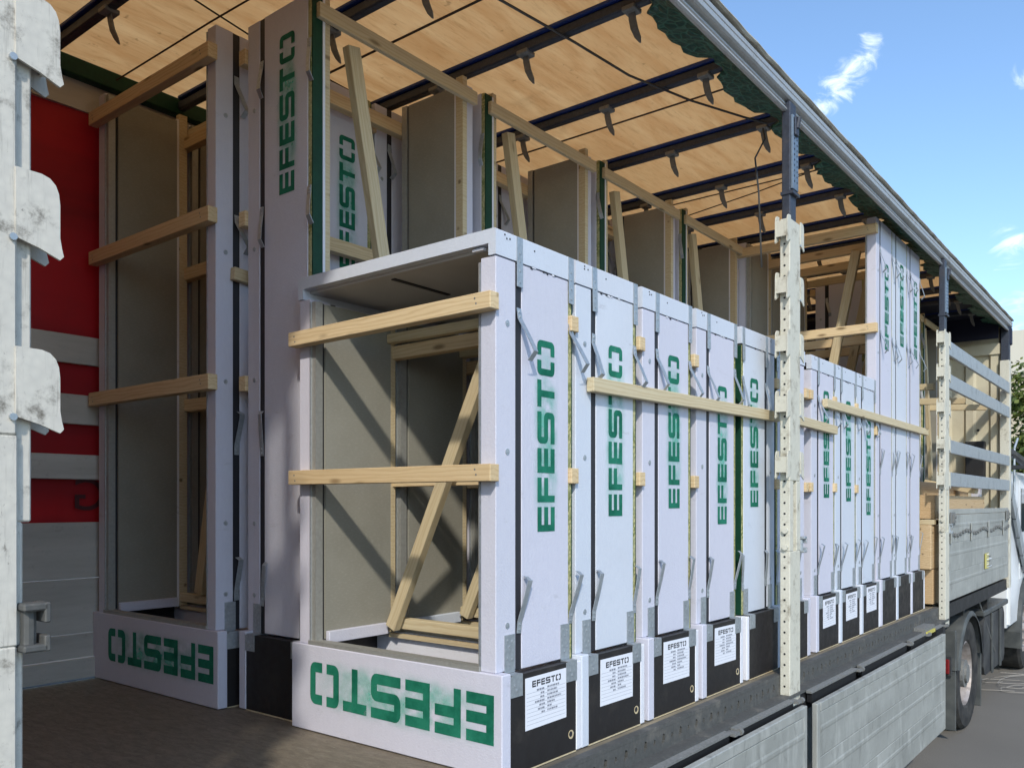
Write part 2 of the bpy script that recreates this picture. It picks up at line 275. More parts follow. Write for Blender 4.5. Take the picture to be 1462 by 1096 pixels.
def L_O(x, w=1.18):
    s = ST; r = .2; b = .5; V = STV
    left = arc(x + r, r, r, 270, 180) + arc(x + r, 1 - r, r, 180, 90) + [(x + b, 1), (x + b, 1 - s), (x + V, 1 - s), (x + V, s), (x + b, s), (x + b, 0)]
    X = x + w
    right = arc(X - r, 1 - r, r, 90, 0) + arc(X - r, r, r, 0, -90) + [(X - b, 0), (X - b, s), (X - V, s), (X - V, 1 - s), (X - b, 1 - s), (X - b, 1)]
    return [left, right]
def word():
    polys = []; x = 0
    for f, w in ((L_E, .83), (L_F, .83), (L_E, .83), (L_S, 1.07), (L_T, .91), (L_O, 1.18)):
        polys += f(x); x += w + .165
    return polys, x - .165
WORD, WLEN = word()
def word_mesh(key, length, height, mat):
    sx = length / WLEN
    def fn(bm):
        for p in WORD: bm.faces.new([bm.verts.new((u * sx, v * height, 0)) for u, v in p])
        bm.normal_update(); bmesh.ops.triangulate(bm, faces=bm.faces, ngon_method='EAR_CLIP')
        bmesh.ops.remove_doubles(bm, verts=bm.verts, dist=1e-5)
    return mesh((key, length, height), fn, mat)
def spray_mesh(length, height):
    k = ('spray', length, height)
    if k in CACHE: return CACHE[k]
    me = bpy.data.meshes.new('overspray'); a = .03
    me.from_pydata([(-a, -a, 0), (length + a, -a, 0), (length + a, height + a, 0), (-a, height + a, 0)], [], [(0, 1, 2, 3)]); uv = me.uv_layers.new()
    for i, c in enumerate(((0, 0), (1, 0), (1, 1), (0, 1))): uv.data[i].uv = c
    me.materials.append(SPRAY); CACHE[k] = me; return me
def frame(o, u, v):
    u = Vector(u); v = Vector(v); M = Matrix((u, v, u.cross(v))).transposed().to_4x4(); M.translation = Vector(o); return M
def lettering(parent, o, u, v, length, height, mat=None, spray=True, nrm=.0012):
    n = Vector(u).cross(Vector(v)); mat = mat or PAINT
    w = obj('stencil_lettering', word_mesh('word', length, height, mat), parent, mat4=frame(Vector(o) + n * nrm, u, v) @ Matrix.Rotation(random.uniform(-.008, .008), 4, 'Z'))
    if spray: 
        s = obj('overspray', spray_mesh(length, height), w, loc=(0, 0, -.0006))
    return w

# ------------------------------------------------------------------ the frame units on the load bed
T = .415; HB = .31
def hook_mesh(up):
    pts = [(.002, 0, 0), (.004, 0, -.035), (.020, .014, -.085), (.034, .030, -.140), (.012, .024, -.166)] if up < 0 else [(.002, 0, 0), (.004, 0, .035), (.018, .008, .10), (.030, .016, .165), (.016, .010, .178)]
    w = .011
    def fn(bm):
        rows = [[bm.verts.new((x + dx, y + s * w, z)) for s, dx in ((-1, 0), (1, 0), (1, -.0025), (-1, -.0025))] for x, y, z in pts]
        for a, b in zip(rows, rows[1:]):
            for i in range(4): bm.faces.new((a[i], a[(i + 1) % 4], b[(i + 1) % 4], b[i]))
        bm.faces.new(rows[0]); bm.faces.new(rows[-1][::-1])
        cyl(bm, (.002, 0, -.012 * (-up)), (.0055, 0, -.012 * (-up)), .0045, n=6)
        cyl(bm, (.003, 0, -.028 * (-up)), (.0065, 0, -.028 * (-up)), .0035, n=6)
    return fn
def screws(bm, pts, r=.0045, x=.0):
    for y, z in pts: cyl(bm, (x, y, z), (x + .002, y, z), r, n=6)
def bracket_fn(y0, y1):
    def fn(bm):
        bx(bm, .0005, .003, 0, y1 - y0, .004, .122); bx(bm, .0005, .034, 0, y1 - y0, 0, .003); bx(bm, .0315, .034, -.012, y1 - y0, -.065, -.0002)
        screws(bm, [(.014, .105), (.036, .10), (.024, .085), (.014, .05), (.036, .045), (.022, .03)], .004, .003)
        screws(bm, [(.012, -.03), (.022, -.045)], .005, .034)
    return fn
def label_print(bm, w, h):
    k = .70 * w; hh = .125 * h; s = k / WLEN
    for p in WORD: bm.faces.new([bm.verts.new((.16 * w + u * s, h * .92 - hh + v * hh, .0004)) for u, v in p])
    bm.normal_update(); bmesh.ops.triangulate(bm, faces=bm.faces, ngon_method='EAR_CLIP')
def label_lines(bm, w, h):
    R = random.Random(5)
    def q(x0, x1, y0, y1): bm.faces.new([bm.verts.new(p) for p in ((x0, y0, .0004), (x1, y0, .0004), (x1, y1, .0004), (x0, y1, .0004))])
    for i in range(9):
        y = h * (.70 - i * .075)
        q(.03 * w, .97 * w, y - .0012, y - .0004)
        if i < 7:
            a = .46 * w - R.uniform(.08, .26) * w; x = a
            while x < .45 * w: x2 = x + R.uniform(.006, .013); q(x, min(x2, .46 * w), y + .001, y + .007); x = x2 + .0022
            x = .52 * w; e = x + R.uniform(.10, .36) * w
            while x < e: x2 = x + R.uniform(.005, .012); q(x, min(x2, e), y + .002, y + .008); x = x2 + .0022
def unit(name, label, cat, loc, rotz=0, tall=False, W=None, near=True, far=False, paper=False, text_z=None, base_text=False, foam=None, group=None,
         rear=True, front=True, base_side_text=False, slats=None, xe=.014, tl=.62, dense=False, knots=True, lean=0):
    W = W or (.99 if tall else .945); H = 2.775 if tall else 1.665; c = 0 if tall else .083; top = H - c
    g0, g1 = (.080, .112) if tall else (.097, .128)
    jt = random.uniform(-.0022, .0022); r = thing(name, label, cat, loc, rotz + (jt if not tall else jt * .4), group); r.rotation_euler.x = lean
    foam = foam or FOAM; pt = PAINTD if dense else PAINT
    def m(s, x): return x if s == 0 else -W - x
    # base box
    box('front_base_board', foam, r, -W - .032, .034, -.012, .032, .002, .315, .003)
    box('rear_base_board', FOAMW, r, -W - .030, .032, T - .028, T + .002, .002, .300, .003)
    box('base_plate', BLACK, r, -W - .02, .02, .034, T - .03, .001, .013)
    box('base_packer', WOODP, r, -W + .09, -.09, T - .05, T - .0285, .3002, .3155)
    for s in (0, 1):
        box('base_side_panel', BLACK, r, m(s, .0), m(s, .030), .0325, T - .0285, .004, .304)
        box('base_end_edge', WOODP, r, m(s, .001), m(s, .031), .0326, T - .0285, -.001, .0038)
        # jamb
        box('front_strip', foam, r, m(s, -.060), m(s, 0), 0, g0, HB + .0055, top, .002)
        box('gasket_strip', GASK, r, m(s, -.05), m(s, -.003), g0 + .0002, g1 - .0002, HB, top - .001)
        box('side_board', foam, r, m(s, -.05), m(s, 0), g1, .385, HB + (.001), top, .002)
        if s == 0 or not tall: box('chipboard_edge', OSB, r, m(s, -.05), m(s, -.002), .3852, .4055, HB - .005, top - .002, .001)
        if s == 0 or not tall: box('rear_green_board', GREENB, r, m(s, -.050), m(s, -.003), .4056, .4115, HB - .004, top - .006)
        if s == 0 or not tall: box('rear_foam_edge', FOAMW, r, m(s, -.062), m(s, -.0503), .379, .4118, HB, top - .008)
        else: box('rear_foam_edge', FOAMW, r, m(s, -.09), m(s, -.0503), .3502, .3602, HB, top - .008)
        pj = .072 if s == (1 if far else 0) else .088
        box('jamb_profile', PROF, r, m(s, -pj), m(s, -.0602), .003, .036, HB + .02, top - .012)
        box('profile_lip', GALV, r, m(s, -.066), m(s, -.0605), -.002, .0028, HB + .02, top - .012)
        box('gap_seal', GASK, r, m(s, -.078), m(s, -.0502), .0362, .0498, HB + .02, top - .012)
        box('reveal_panel', CEM, r, m(s, -pj), m(s, -.0502), .050, .350 if tall else .378, HB + .02, top - .016)
        box('rear_stud', WOODP, r, m(s, -.092 if tall else -.088), m(s, -.0625), .3605 if tall else .3785, .4045, HB + .006, top + (.02 if tall else -.012), .001)
        box('reveal_foot', foam, r, m(s, -.11), m(s, -.0885), .05, .345, HB + .006, HB + .05, .002)
    box('sill_profile', PROF, r, -W + .06, -.06, -.008, .034, .3155, .330)
    if not tall:
        def capf(bm, W=W, H=H): prism_y(bm, [(-W - .004, H - .080), (-W + .024, H - .080), (-W + .024, H - .043), (-.026, H - .043), (-.026, H - .080), (.003, H - .080), (.003, H - .004), (-.002, H), (-W, H), (-W - .004, H - .004)], -.004, T)
        obj('top_cap', mesh(('cap', W, H), capf, FOAMB), r)
        box('soffit_panel', SOFF, r, -W + .0245, -.0265, .03, T - .006, H - .054, H - .0435)
        box('soffit_slot_strip', GASK, r, -W * .56, -W * .56 + .018, .07, T - .06, H - .058, H - .0543)  # dark bar standing in for the shadow slit in the soffit
        box('lintel_clip', FOAMW, r, -.10, -.055, .006, .022, H - .055, H - .0475)
    if base_text: lettering(r, (.004, -.0122, .252), (-1, 0, 0), (0, 0, -1), .87, .152, PAINT)
    zs = slats or ((1.322, 1.995, 2.655) if tall else (.924, 1.438)); hh = .062 if tall else .052
    if front:
        for z in zs:
            j = random.uniform(-.006, .006)
            bar('slat', WOOD, r, (-W - .012, -.022, z + j), (xe, -.022, z - j * .4), hh, .043)
            sl_ = C.objects[-1]
            for a, b in ((.035, .008), (.04, -.012), (W - .035, .01), (W - .03, -.006)): obj('nail', mesh(('nail',), lambda bm: cyl(bm, (0, -.0218, 0), (0, -.0205, 0), .0035, n=8), GREYST), sl_, (a, 0, b))
    if rear:
        zt = H - .07 if tall else 1.487
        bar('top_timber', WOODP, r, (-W + .02, .418 + .004 if tall else .378, zt), (-.02, .418 + .004 if tall else .378, zt), .058 if tall else .036, .022 if tall else .04)
        bar('bottom_timber', WOODP, r, (-W + .065, .385, .358), (-.065, .385, .358), .042, .04)
        if tall: bar('diagonal_brace', WOODP, r, (-.70, .362, .39), (-.235, .362, 2.67), .064, .038, up=(1, 0, 0))
        else: bar('diagonal_brace', WOODP, r, (-.80, .335, .345), (-.245, .335, 1.49), .05, .036, up=(1, 0, 0))
    for s, on in ((0, near), (1, far)):
        if not on: continue
        mir = Matrix.Identity(4) if s == 0 else Matrix.Translation((-W, 0, 0)) @ Matrix.Diagonal((-1, 1, 1, 1))
        def put(nm, key, fn, mat, loc, j=0): return obj(nm, mesh(key, fn, mat), r, mat4=mir @ Matrix.Translation(loc) @ Matrix.Rotation(random.uniform(-j, j), 4, 'X') @ Matrix.Rotation(random.uniform(-j, j * .4), 4, 'Y'))
        yg = (g0 + g1) / 2; yr = .395
        ups = (2.60, 2.03) if tall else (1.445,); lows = (1.03, .425) if tall else (.425,)
        for y in (yg, yr):
            for z in ups: put('hook', ('hookd',), hook_mesh(-1), GALV, (.0, y, z + random.uniform(-.02, .01)), .13)
            for z in lows: put('hook', ('hooku',), hook_mesh(1), GALV, (.0, y, z + random.uniform(-.01, .01)), .10)
            if not tall:
                def st(bm):
                    bx(bm, .0036, .006, -.0145, .0145, -.155, .0)
                    screws(bm, [(0, -.05), (0, -.075), (0, -.105), (0, -.14)], .004, .006)
                put('strap', ('strap',), st, GALV, (0, y, H - .004), .012)
                if y == yg:
                    for yy, zz in ((.050, -.022), (.068, -.020), (.19, -.028), (.045, -.012)): put('staple', ('staple',), lambda bm: cyl(bm, (.003, 0, 0), (.0042, 0, 0), .0032, n=6), GASK, (0, yy + random.uniform(-.006, .006), H + zz))
                    for q in range(7): put('chipped_edge', ('chip', q % 3), lambda bm: bx(bm, .0, .0016, 0, (.012, .02, .007)[q % 3], -.0025, .0035), FOAMW if q % 2 else GASK, (.0005, .14 + random.uniform(0, .22), H - .0815 + random.uniform(-.004, .002)), .3)
        put('bracket', ('brk', 0), bracket_fn(0, .05), GALV, (0, .040, .3045)); put('bracket', ('brk', 1), bracket_fn(0, .05), GALV, (0, .338, .3045))
        for z in ((2.42, 1.86, 1.33, .75, .46) if tall else (1.385, .99, .455)):
            put('screw', ('screw',), lambda bm: (cyl(bm, (0, 0, 0), (.0022, 0, 0), .0095, n=10), cyl(bm, (.0022, 0, 0), (.0035, 0, 0), .004, n=6)), GALV, (0, .055 if not tall else .045, z))
        if paper:
            w, h = .222, .163; y0, z0 = .112, .122
            sh = obj('label_sheet', mesh(('sheet',), lambda bm: bx(bm, 0, w, 0, h, -.0006, .0002), PAPER), r, mat4=frame((.0312, y0 + random.uniform(-.006, .004), z0 + random.uniform(-.006, .006)), (0, 1, 0), (0, 0, 1)) @ Matrix.Rotation(random.uniform(-.02, .02), 4, 'Z'))
            obj('printed_heading', mesh(('lh',), lambda bm: label_print(bm, w, h), INK), sh); obj('printed_rows', mesh(('ll',), lambda bm: label_lines(bm, w, h), INKF), sh)
        if knots:
            put('bored_hole', ('hole',), lambda bm: cyl(bm, (.0300, 0, 0), (.0312, 0, 0), .015, n=14), WOODP, (0, .357, .062)); put('hole_core', ('core',), lambda bm: cyl(bm, (.0308, 0, 0), (.0318, 0, 0), .0095, n=12), GASK, (0, .354, .064))
        if text_z is not None:
            if s == 0: lettering(r, (.0, .305, text_z), (0, 0, 1), (0, -1, 0), tl, .095, pt)
            else: lettering(r, (-W, .211, text_z), (0, 0, 1), (0, 1, 0), tl, .095, pt)
    return r

G1 = 'short frame units in the outer row'
LBL = {
 0: 'short lilac foam frame unit nearest the camera, upside-down green lettering on its base',
 1: 'second short frame unit of the outer row, where the long timber board begins',
 2: 'third short frame unit of the outer row, between the second and fourth labelled black bases',
 3: 'fourth short frame unit of the outer row, last labelled one before the green board edge',
 4: 'short frame unit with the dark green board edge, just left of the cream middle post',
 5: 'short frame unit half hidden behind the cream middle post',
 6: 'first short frame unit right of the cream middle post, paper label on its base',
 7: 'middle short frame unit of the three labelled ones right of the middle post',
 8: 'last labelled short frame unit, standing against the full-height stack',
}
rowY = [0, .43, .887, 1.348, 1.815, 2.245, 2.775, 3.19, 3.615]
txt = [.74, .785, .812, .738, .815, .85, .865, .845, .755]
foams = [FOAM, FOAMB, FOAM, FOAM, FOAMB, FOAM, FOAM, FOAMB, FOAMB]
for i, y in enumerate(rowY):
    rev = i in (4, 5)
    unit('frame_unit', LBL[i], 'frame unit', (-.945, y + T, .0) if rev else (0, y, 0), math.pi if rev else 0, False, near=not rev, far=rev, paper=i in (0, 1, 2, 3, 6, 7, 8),
         text_z=txt[i], base_text=(i == 0), foam=foams[i], group=G1, knots=i < 4)
G2 = 'full-height frame units in the outer row'
for i, (y, z) in enumerate(((4.055, 1.905), (4.465, 1.99), (4.872, 1.95))):
    unit('tall_frame_unit', ('full-height lilac frame unit with open timber-slatted front, just past the short row',
         'full-height frame unit in the middle of the outer stack of three', 'full-height frame unit at the cab end of the outer stack, beside the wooden beams')[i], 'frame unit',
         (0, y, 0), 0, True, W=.985, text_z=z, foam=(FOAM, FOAMB, FOAM)[i], group=G2, knots=False, dense=True, tl=.60, xe=.014 if i == 0 else -.02, slats=(1.322, 2.02, 2.69))
G3 = 'full-height frame units turned sideways behind the short row'
CL = ['full-height frame unit with tall green lettering facing the rear, left of the nearest short unit',
      'second sideways full-height frame unit, green board edge showing right behind the nearest short unit',
      'third sideways full-height frame unit, grey reveal panel showing above the second and third short units',
      'fourth sideways full-height frame unit, rising just before the middle post']
for i in range(4):
    unit('sideways_frame_unit', CL[i], 'frame unit', (-1.365, .065 + i * 1.005 + (.0 if i == 0 else .01), 0), -math.pi / 2, True, W=.955, text_z=2.04 if i == 0 else None, foam=FOAM, group=G3, dense=True, knots=False)
G4 = 'full-height frame units along the red curtain'
ordn = ['', 'second', 'third', 'fourth', 'fifth', 'sixth', 'seventh', 'eighth', 'ninth', 'tenth', 'eleventh', 'twelfth', 'thirteenth', 'fourteenth', 'fifteenth', 'sixteenth', 'seventeenth']
for k in range(15):
    lb = 'full-height frame unit by the red curtain, upside-down green lettering on its base' if k == 0 else ordn[k] + ' full-height frame unit from the rear in the far row by the red curtain'
    unit('far_row_frame_unit', lb, 'frame unit', (-1.447, -.03 + k * .432, 0), 0, True, W=.985, text_z=(None, 1.93, None, None, 1.6, None, 1.9)[k] if k < 7 else None, foam=FOAM,
         group=G4, base_text=(k == 0), knots=False, near=k < 8, dense=True)
G5 = 'full-height frame units turned sideways near the headboard'
for k in range(3):
    unit('sunlit_frame_unit', ('sideways full-height frame unit with sunlit reveal just past the outer stack above the wooden beams', 'sideways full-height frame unit in the middle of the far bay behind the aluminium slats',
         'sideways full-height frame unit next to the cream headboard')[k], 'frame unit', (-.87, 5.42 + k * 1.02, 0), -math.pi / 2, True, W=.965, foam=FOAM, group=G5, knots=False)

# small timber block and long boards nailed across the outer row
def board(label, p0, p1, h=.05, t=.03, mat=None, grp='timber boards fixed across the frame units'):
    o = bar('timber_board', mat or WOODP, None, p0, p1, h, t); tag(o, label, 'board', grp); return o
board('long pale timber board running across the lettered short units up to the middle post', (.020, .49, 1.243), (.020, 2.215, 1.268))
board('short end of pale timber board showing just right of the middle post', (.020, 2.40, 1.276), (.020, 3.13, 1.262))
board('long pale timber board across the labelled units and the full-height stack past the middle post', (.020, 2.942, 1.407), (.020, 5.41, 1.400))
o = bar('timber_block', WOODP, None, (-1.43, .035, 1.775), (-1.43, .185, 1.765), .052, .03); tag(o, 'small pale timber block nailed over the black strip between the two tall left units', 'block')
o = board('pale timber lying crosswise at mid height just past the outer stack', (-.62, 5.62, 1.80), (.03, 5.62, 1.79), .05, .05)
o = board('longer crosswise pale timber showing through the upper aluminium slats', (-.64, 6.9, 1.83), (.02, 6.95, 1.80), .06, .05)
o = board('crosswise pale timber nearest the cream headboard', (-.6, 7.9, 1.86), (.03, 7.98, 1.83), .06, .05)
o = board('pale timber running lengthwise between the sunlit units just past the outer stack', (-.40, 5.40, 1.93), (-.40, 6.40, 1.93), .06, .04)

# glulam beams
beams = [(-.50, -.29, 0.02, .22), (-.28, -.07, .02, .22), (-.06, .055, .02, .30), (-.50, -.29, .225, .43), (-.28, -.07, .225, .43), (-.06, .055, .305, .66), (-.50, -.29, .435, .66), (-.28, -.07, .435, .66), (-.12, .05, .705, .90), (-.35, -.13, .705, 1.02)]
for i, (x0, x1, z0, z1) in enumerate(beams):
    L = (2.6, 2.9, 2.7, 2.8, 2.7, 2.9, 2.6, 2.8, 2.2, 2.5)[i]; y0 = 5.36 + (.05, .02, .10, .0, .06, .03, .08, .02, .18, .06)[i]
    o = bar('laminated_beam', GLU, None, ((x0 + x1) / 2, y0, (z0 + z1) / 2), ((x0 + x1) / 2, y0 + L, (z0 + z1) / 2), z1 - z0, x1 - x0, .004)
    tag(o, ('%s laminated wooden beam in the %s course of the pile beside the full-height stack' % (('inner', 'middle', 'outermost', 'inner', 'middle', 'outermost', 'inner', 'middle', 'outer', 'inner')[i], ('bottom', 'bottom', 'bottom', 'second', 'second', 'second', 'third', 'third', 'top', 'top')[i])), 'beam', 'laminated beams stacked on the deck')
o = bar('packing_plank', WOODP, None, (-.55, 5.46, .682), (.07, 5.46, .682), .038, .09); tag(o, 'thin pale plank laid across the pile of laminated beams', 'plank')
o = bar('packing_plank', WOODP, None, (-.4, 7.3, 1.045), (.05, 7.32, .95), .05, .2); tag(o, 'pale plank lying over the beams above the raised drop side', 'plank')
o = box('foam_offcut', FOAM, None, -.10, -.02, 7.9, 8.02, .0, 1.02, .003); tag(o, 'upright lilac foam offcut showing above the raised drop side', 'foam offcut')

# ------------------------------------------------------------------ the trailer
tr = thing('curtain_trailer', 'long curtain-side trailer with its side opened and drop sides hanging down', 'trailer', (0, 0, 0))
YR, YF = -4.7, 8.92
for k in range(11):
    a = YR + .02 + k * 1.24; b = min(a + 1.235, YF - .08)
    box('deck_panel', DECK, tr, -2.46, .028, a, b, -.028, -.0015)
box('deck_edge_board', DECKE, tr, .030, .062, YR + .02, YF - .08, -.03, -.003, .002)
# perforated side rail: real openings with depth
def rail(bm):
    bx(bm, .063, .100, 0, 10.25, -.012, .002)
    n = 150; p = 10.25 / n; x = .100; z0, z1 = -.092, -.0125
    for i in range(n):
        y = i * p; hw = .013 if i % 2 else .008; hz = .021 if i % 2 else .012; zc = -.052
        o = [(y, z0), (y + p, z0), (y + p, z1), (y, z1)]
        h = [(y + p / 2 - hw, zc - hz), (y + p / 2 + hw, zc - hz * .4), (y + p / 2 + hw, zc + hz * .6), (y + p / 2 - hw * .2, zc + hz)]
        vo = [bm.verts.new((x, *q)) for q in o]; vh = [bm.verts.new((x, *q)) for q in h]; vb = [bm.verts.new((x - .012, *q)) for q in h]
        for a in range(4):
            b = (a + 1) % 4; bm.faces.new((vo[a], vo[b], vh[b], vh[a])); bm.faces.new((vh[a], vh[b], vb[b], vb[a]))
    bx(bm, .090, .158, 0, 10.25, -.105, -.092)
obj('side_rail', mesh('rail', rail, DUSTST), tr, (0, YR, 0)); box('lower_side_rail', BLACKST, tr, .04, .098, 5.56, YF - .1, -.12, -.003)
box('rail_core', BLACKST, tr, .04, .066, YR, YF, -.14, -.031)
box('outer_side_rail', BLACKST, tr, -2.56, -2.47, YR, YF, -.25, -.002)
for y0, y1 in ((-4.5, -3.1), (-2.9, -1.45), (-1.05, .24), (.34, 1.28), (1.34, 2.0), (2.24, 2.98), (3.08, 4.10), (4.2, 4.62), (4.95, 5.2)):
    def lg(bm, L=y1 - y0): prism_y(bm, [(.1585, -.098), (.186, -.103), (.186, -.112), (.1585, -.112)], 0, L)
    obj('hinge_ledge', mesh(('ledge', y0), lg, GREYST), tr, (0, y0, 0)); box('slot_strip', SLOT, tr, .1585, .1835, y0 + .01, y1 - .01, -.158, -.1125)  # solid black strip put in for the shade of the gap under the ledge
    def ln(bm, L=.05): bx(bm, 0, .05, 0, L, 0, .012); cyl(bm, (.04, L + .012, .006), (.04, L + .03, .006), .014, n=8)
    obj('hinge_lug', mesh(('lug',), ln, GREYST), tr, (.155, y1 + .002, -.118))
box('hinge_channel', BLACKST, tr, .101, .149, YR, 5.44, -.20, -.1055)
bxy = box('marker_reflector', YEL, tr, .178, .186, 4.66, 4.92, -.118, -.095); box('marker_housing', GREYST, tr, .101, .1775, 4.64, 4.94, -.1045, -.068)
# hanging drop sides, ribbed planks
def plank_profile(z0, z1):
    h = z1 - z0
    return [(0, z0), (.0245, z0), (.026, z0 + .004), (.026, z0 + h * .55), (.0285, z0 + h * .60), (.0285, z0 + h * .66), (.026, z0 + h * .70), (.026, z1 - .004), (.0245, z1), (0, z1)]
def drop_side(y0, y1, x, z0, z1, flip=False, label=None, mat=None):
    ps = []
    p = obj('drop_side', mesh(('dsf', y1 - y0, z1 - z0), lambda bm: (bx(bm, 0, .027, 0, .045, 0, z1 - z0, .003), bx(bm, 0, .027, y1 - y0 - .045, y1 - y0, 0, z1 - z0, .003), bx(bm, 0, .030, .0455, y1 - y0 - .0455, z1 - z0 - .045, z1 - z0, .003)), DROP), tr, (x, y0, z0))
    n = 3; h = (z1 - z0 - .047) / n
    for i in range(n):
        pr = plank_profile(0, h - .001); o = obj('side_plank', mesh(('plk', round(y1 - y0, 3), round(h, 4)), lambda bm: prism_y(bm, pr, .0455, y1 - y0 - .0455), DROP), p, (0, 0, i * h))
    return p
drop_side(-1.21, 2.045, .205, -.865, -.128); drop_side(2.20, 5.06, .200, -.865, -.150)
fd = drop_side(5.63, 8.70, .100, .03, .785); drop_side(-4.62, -1.52, .100, .03, .785)  # the second stands unseen in the rear bay, added to block low sun
def chain(bm):
    for i in range(26):
        y = i * .115; z = -.016 * math.sin(i * .9); bx(bm, 0, .006, y, y + .07, z - .003, z + .003); cyl(bm, (0, y + .09, z), (.008, y + .09, z), .02, n=6)
obj('tie_rail', mesh('chain', chain, GREYST), fd, (.032, .06, .55))
for y, in ((.0,), (.86,), (1.72,), (2.58,)): obj('stiffener', mesh('stf', lambda bm: bx(bm, 0, .008, 0, .05, 0, .16, .002), DROP), fd, (.0315, .08 + y, .47))
def latch(bm): bx(bm, 0, .012, 0, .16, 0, .11, .003); bx(bm, .012, .024, .03, .13, .02, .04); bx(bm, .012, .024, .06, .09, .04, .095); cyl(bm, (.012, .11, .07), (.03, .11, .07), .014, n=8)
obj('latch', mesh('latch', latch, GREYST), fd, (.0315, .06, .62)); obj('latch', mesh('latch', latch, GREYST), fd, (.0315, 2.85, .62))
st = obj('sticker', mesh('stk', lambda bm: bx(bm, 0, .001, 0, .22, 0, .15), YEL), fd, (.0325, 1.62, .17))
def bars(bm):
    for i in range(6): bx(bm, .0012, .0018, .10, .22 + .14 * (i % 3 == 0), .012 + i * .024, .022 + i * .024)
obj('sticker_print', mesh('stkp', bars, PAPER), st)
def bars2(bm):
    for i in range(3): bx(bm, .002, .0026, .12, .30, .02 + i * .045, .027 + i * .045)
obj('sticker_rows', mesh('stkq', bars2, INK), st)
# aluminium slats in the far bay
for i, (z0, z1) in enumerate(((2.045, 2.165), (1.775, 1.895), (1.245, 1.355), (.972, 1.088))):
    box('side_slat', SLATM, tr, .108, .133, 5.60, 8.74, z0, z1, .004)
# stanchion posts
def post(y0, name='stanchion_post', paint=CREAM, lower=True):
    w = .142
    def body(bm):
        zb, zt = -.155, 2.205; xi, xo = .100, .150
        bx(bm, xi, xo, 0, w, zb, .60, .004); bx(bm, xi, xo, 0, .048, .60, .94, .002); bx(bm, xi, xo, w - .05, w, .60, .94, .002); bx(bm, xi, xo, 0, w, .94, zt, .004)
        bx(bm, xi + .01, xo - .012, w, w + .026, .80, zt - .02, .003); bx(bm, xi + .01, xo - .012, w, w + .013, zb + .1, .80, .003)
        bx(bm, xi + .005, xi + .02, .049, w - .051, .60, .94)
        for z in (.62, .70): cyl(bm, (xo - .02, -.016, z), (xo - .02, .004, z), .014, n=8)
    p = obj(name, mesh('postbody' + paint.name, body, paint), tr, (0, y0, 0))
    def holes(bm):
        z = -.05
        while z < 2.1:
            cyl(bm, (.124, -.0012, z), (.124, -.0002, z), .0055, n=8); z += .052
    obj('hole_row', mesh('phole', holes, BLACKST), p)
    def pocket(bm, side=1):
        prof = [(0, 0), (.040, -.001), (.053, -.005), (.062, -.014), (.067, -.027), (.069, -.045), (.069, -.100), (.072, -.118), (.075, -.130), (.069, -.137), (.036, -.124), (0, -.114)]
        for s, yo in (((1, w - .004),) if side > 0 else ((-1, .004),)):
            ps = 1 if paint is WHITEP else .66; pts = [(yo + s * a * ps, b) for a, b in prof]; pts = pts if s > 0 else pts[::-1]; prism_x(bm, pts, .1485, .1535); prism_x(bm, [(a, b) for a, b in pts], .092, .097)
            q = s * .060 * ps; bx(bm, .097, .1485, yo + q - .003, yo + q + .003, -.105, -.03)
    for z in (2.215, 1.945, 1.665, 1.375, 1.085):
        obj('slat_pocket', mesh('pocketb' + paint.name, lambda bm: pocket(bm, -1), paint), p, (0, 0, z)); q = obj('slat_pocket', mesh('pocket' + paint.name, pocket, paint), p, (0, 0, z))
        obj('rivet', mesh('rivet', lambda bm: cyl(bm, (.150, .134, -.115), (.156, .134, -.115), .006, n=10), GALV), q)
    def lock(bm):
        bx(bm, .13, .165, w + .0135, w + .052, .055, .068, .003); bx(bm, .13, .165, w + .0135, w + .052, -.012, 0, .003); bx(bm, .12, .165, w + .046, w + .056, .035, .068, .002); bx(bm, .12, .165, w + .046, w + .056, -.012, .014, .002); cyl(bm, (.14, w + .03, .0), (.14, w + .03, .06), .012, n=10)
    obj('curtain_lock', mesh('lock', lock, DUSTST if paint is WHITEP else GALV), p, (.004, -.0115, .60))
    def up(bm):
        bx(bm, .092, .134, .046, .128, 2.205, 2.79, .004)
    u = obj('upper_post', mesh('postup', up, DARKST), p); obj('perforated_plate', mesh('pplate', lambda bm: bx(bm, .1342, .147, .050, .124, 2.36, 2.72, .002), STEELB), u)
    def uh(bm):
        for i in range(11):
            for yy in (.070, .104): cyl(bm, (.147, yy, 2.40 + i * .026), (.1482, yy, 2.40 + i * .026), .0055, n=6)
    obj('hole_row', mesh('uphole', uh, BLACKST), u)
    obj('post_collar', mesh('upc', lambda bm: bx(bm, .088, .151, .040, .134, 2.335, 2.350), DARKST), u)
    def rb(bm): bx(bm, .1472, .157, .06, .11, 2.62, 2.715, .006); cyl(bm, (.155, .085, 2.66), (.165, .085, 2.71), .012, n=8)
    obj('roller_bracket', mesh('upr', rb, DARKST), u)
    return p
post(2.040); post(-1.543, paint=WHITEP); post(5.440); 
# front corner post and rear corner post
box('front_corner_post', CREAM, tr, .03, .125, 8.78, 8.90, -.10, 2.42, .004); box('front_post_top', DARKST, tr, .04, .12, 8.79, 8.89, 2.4205, 2.80, .003)
box('rear_corner_post', CREAM, tr, .03, .12, YR, YR + .12, -.10, 2.78, .004)
for y in (-4.7, -1.47, 2.07, 5.47, 8.80): box('far_post', GREYST, tr, -2.545, -2.475, y, y + .1, -.05, 2.80)
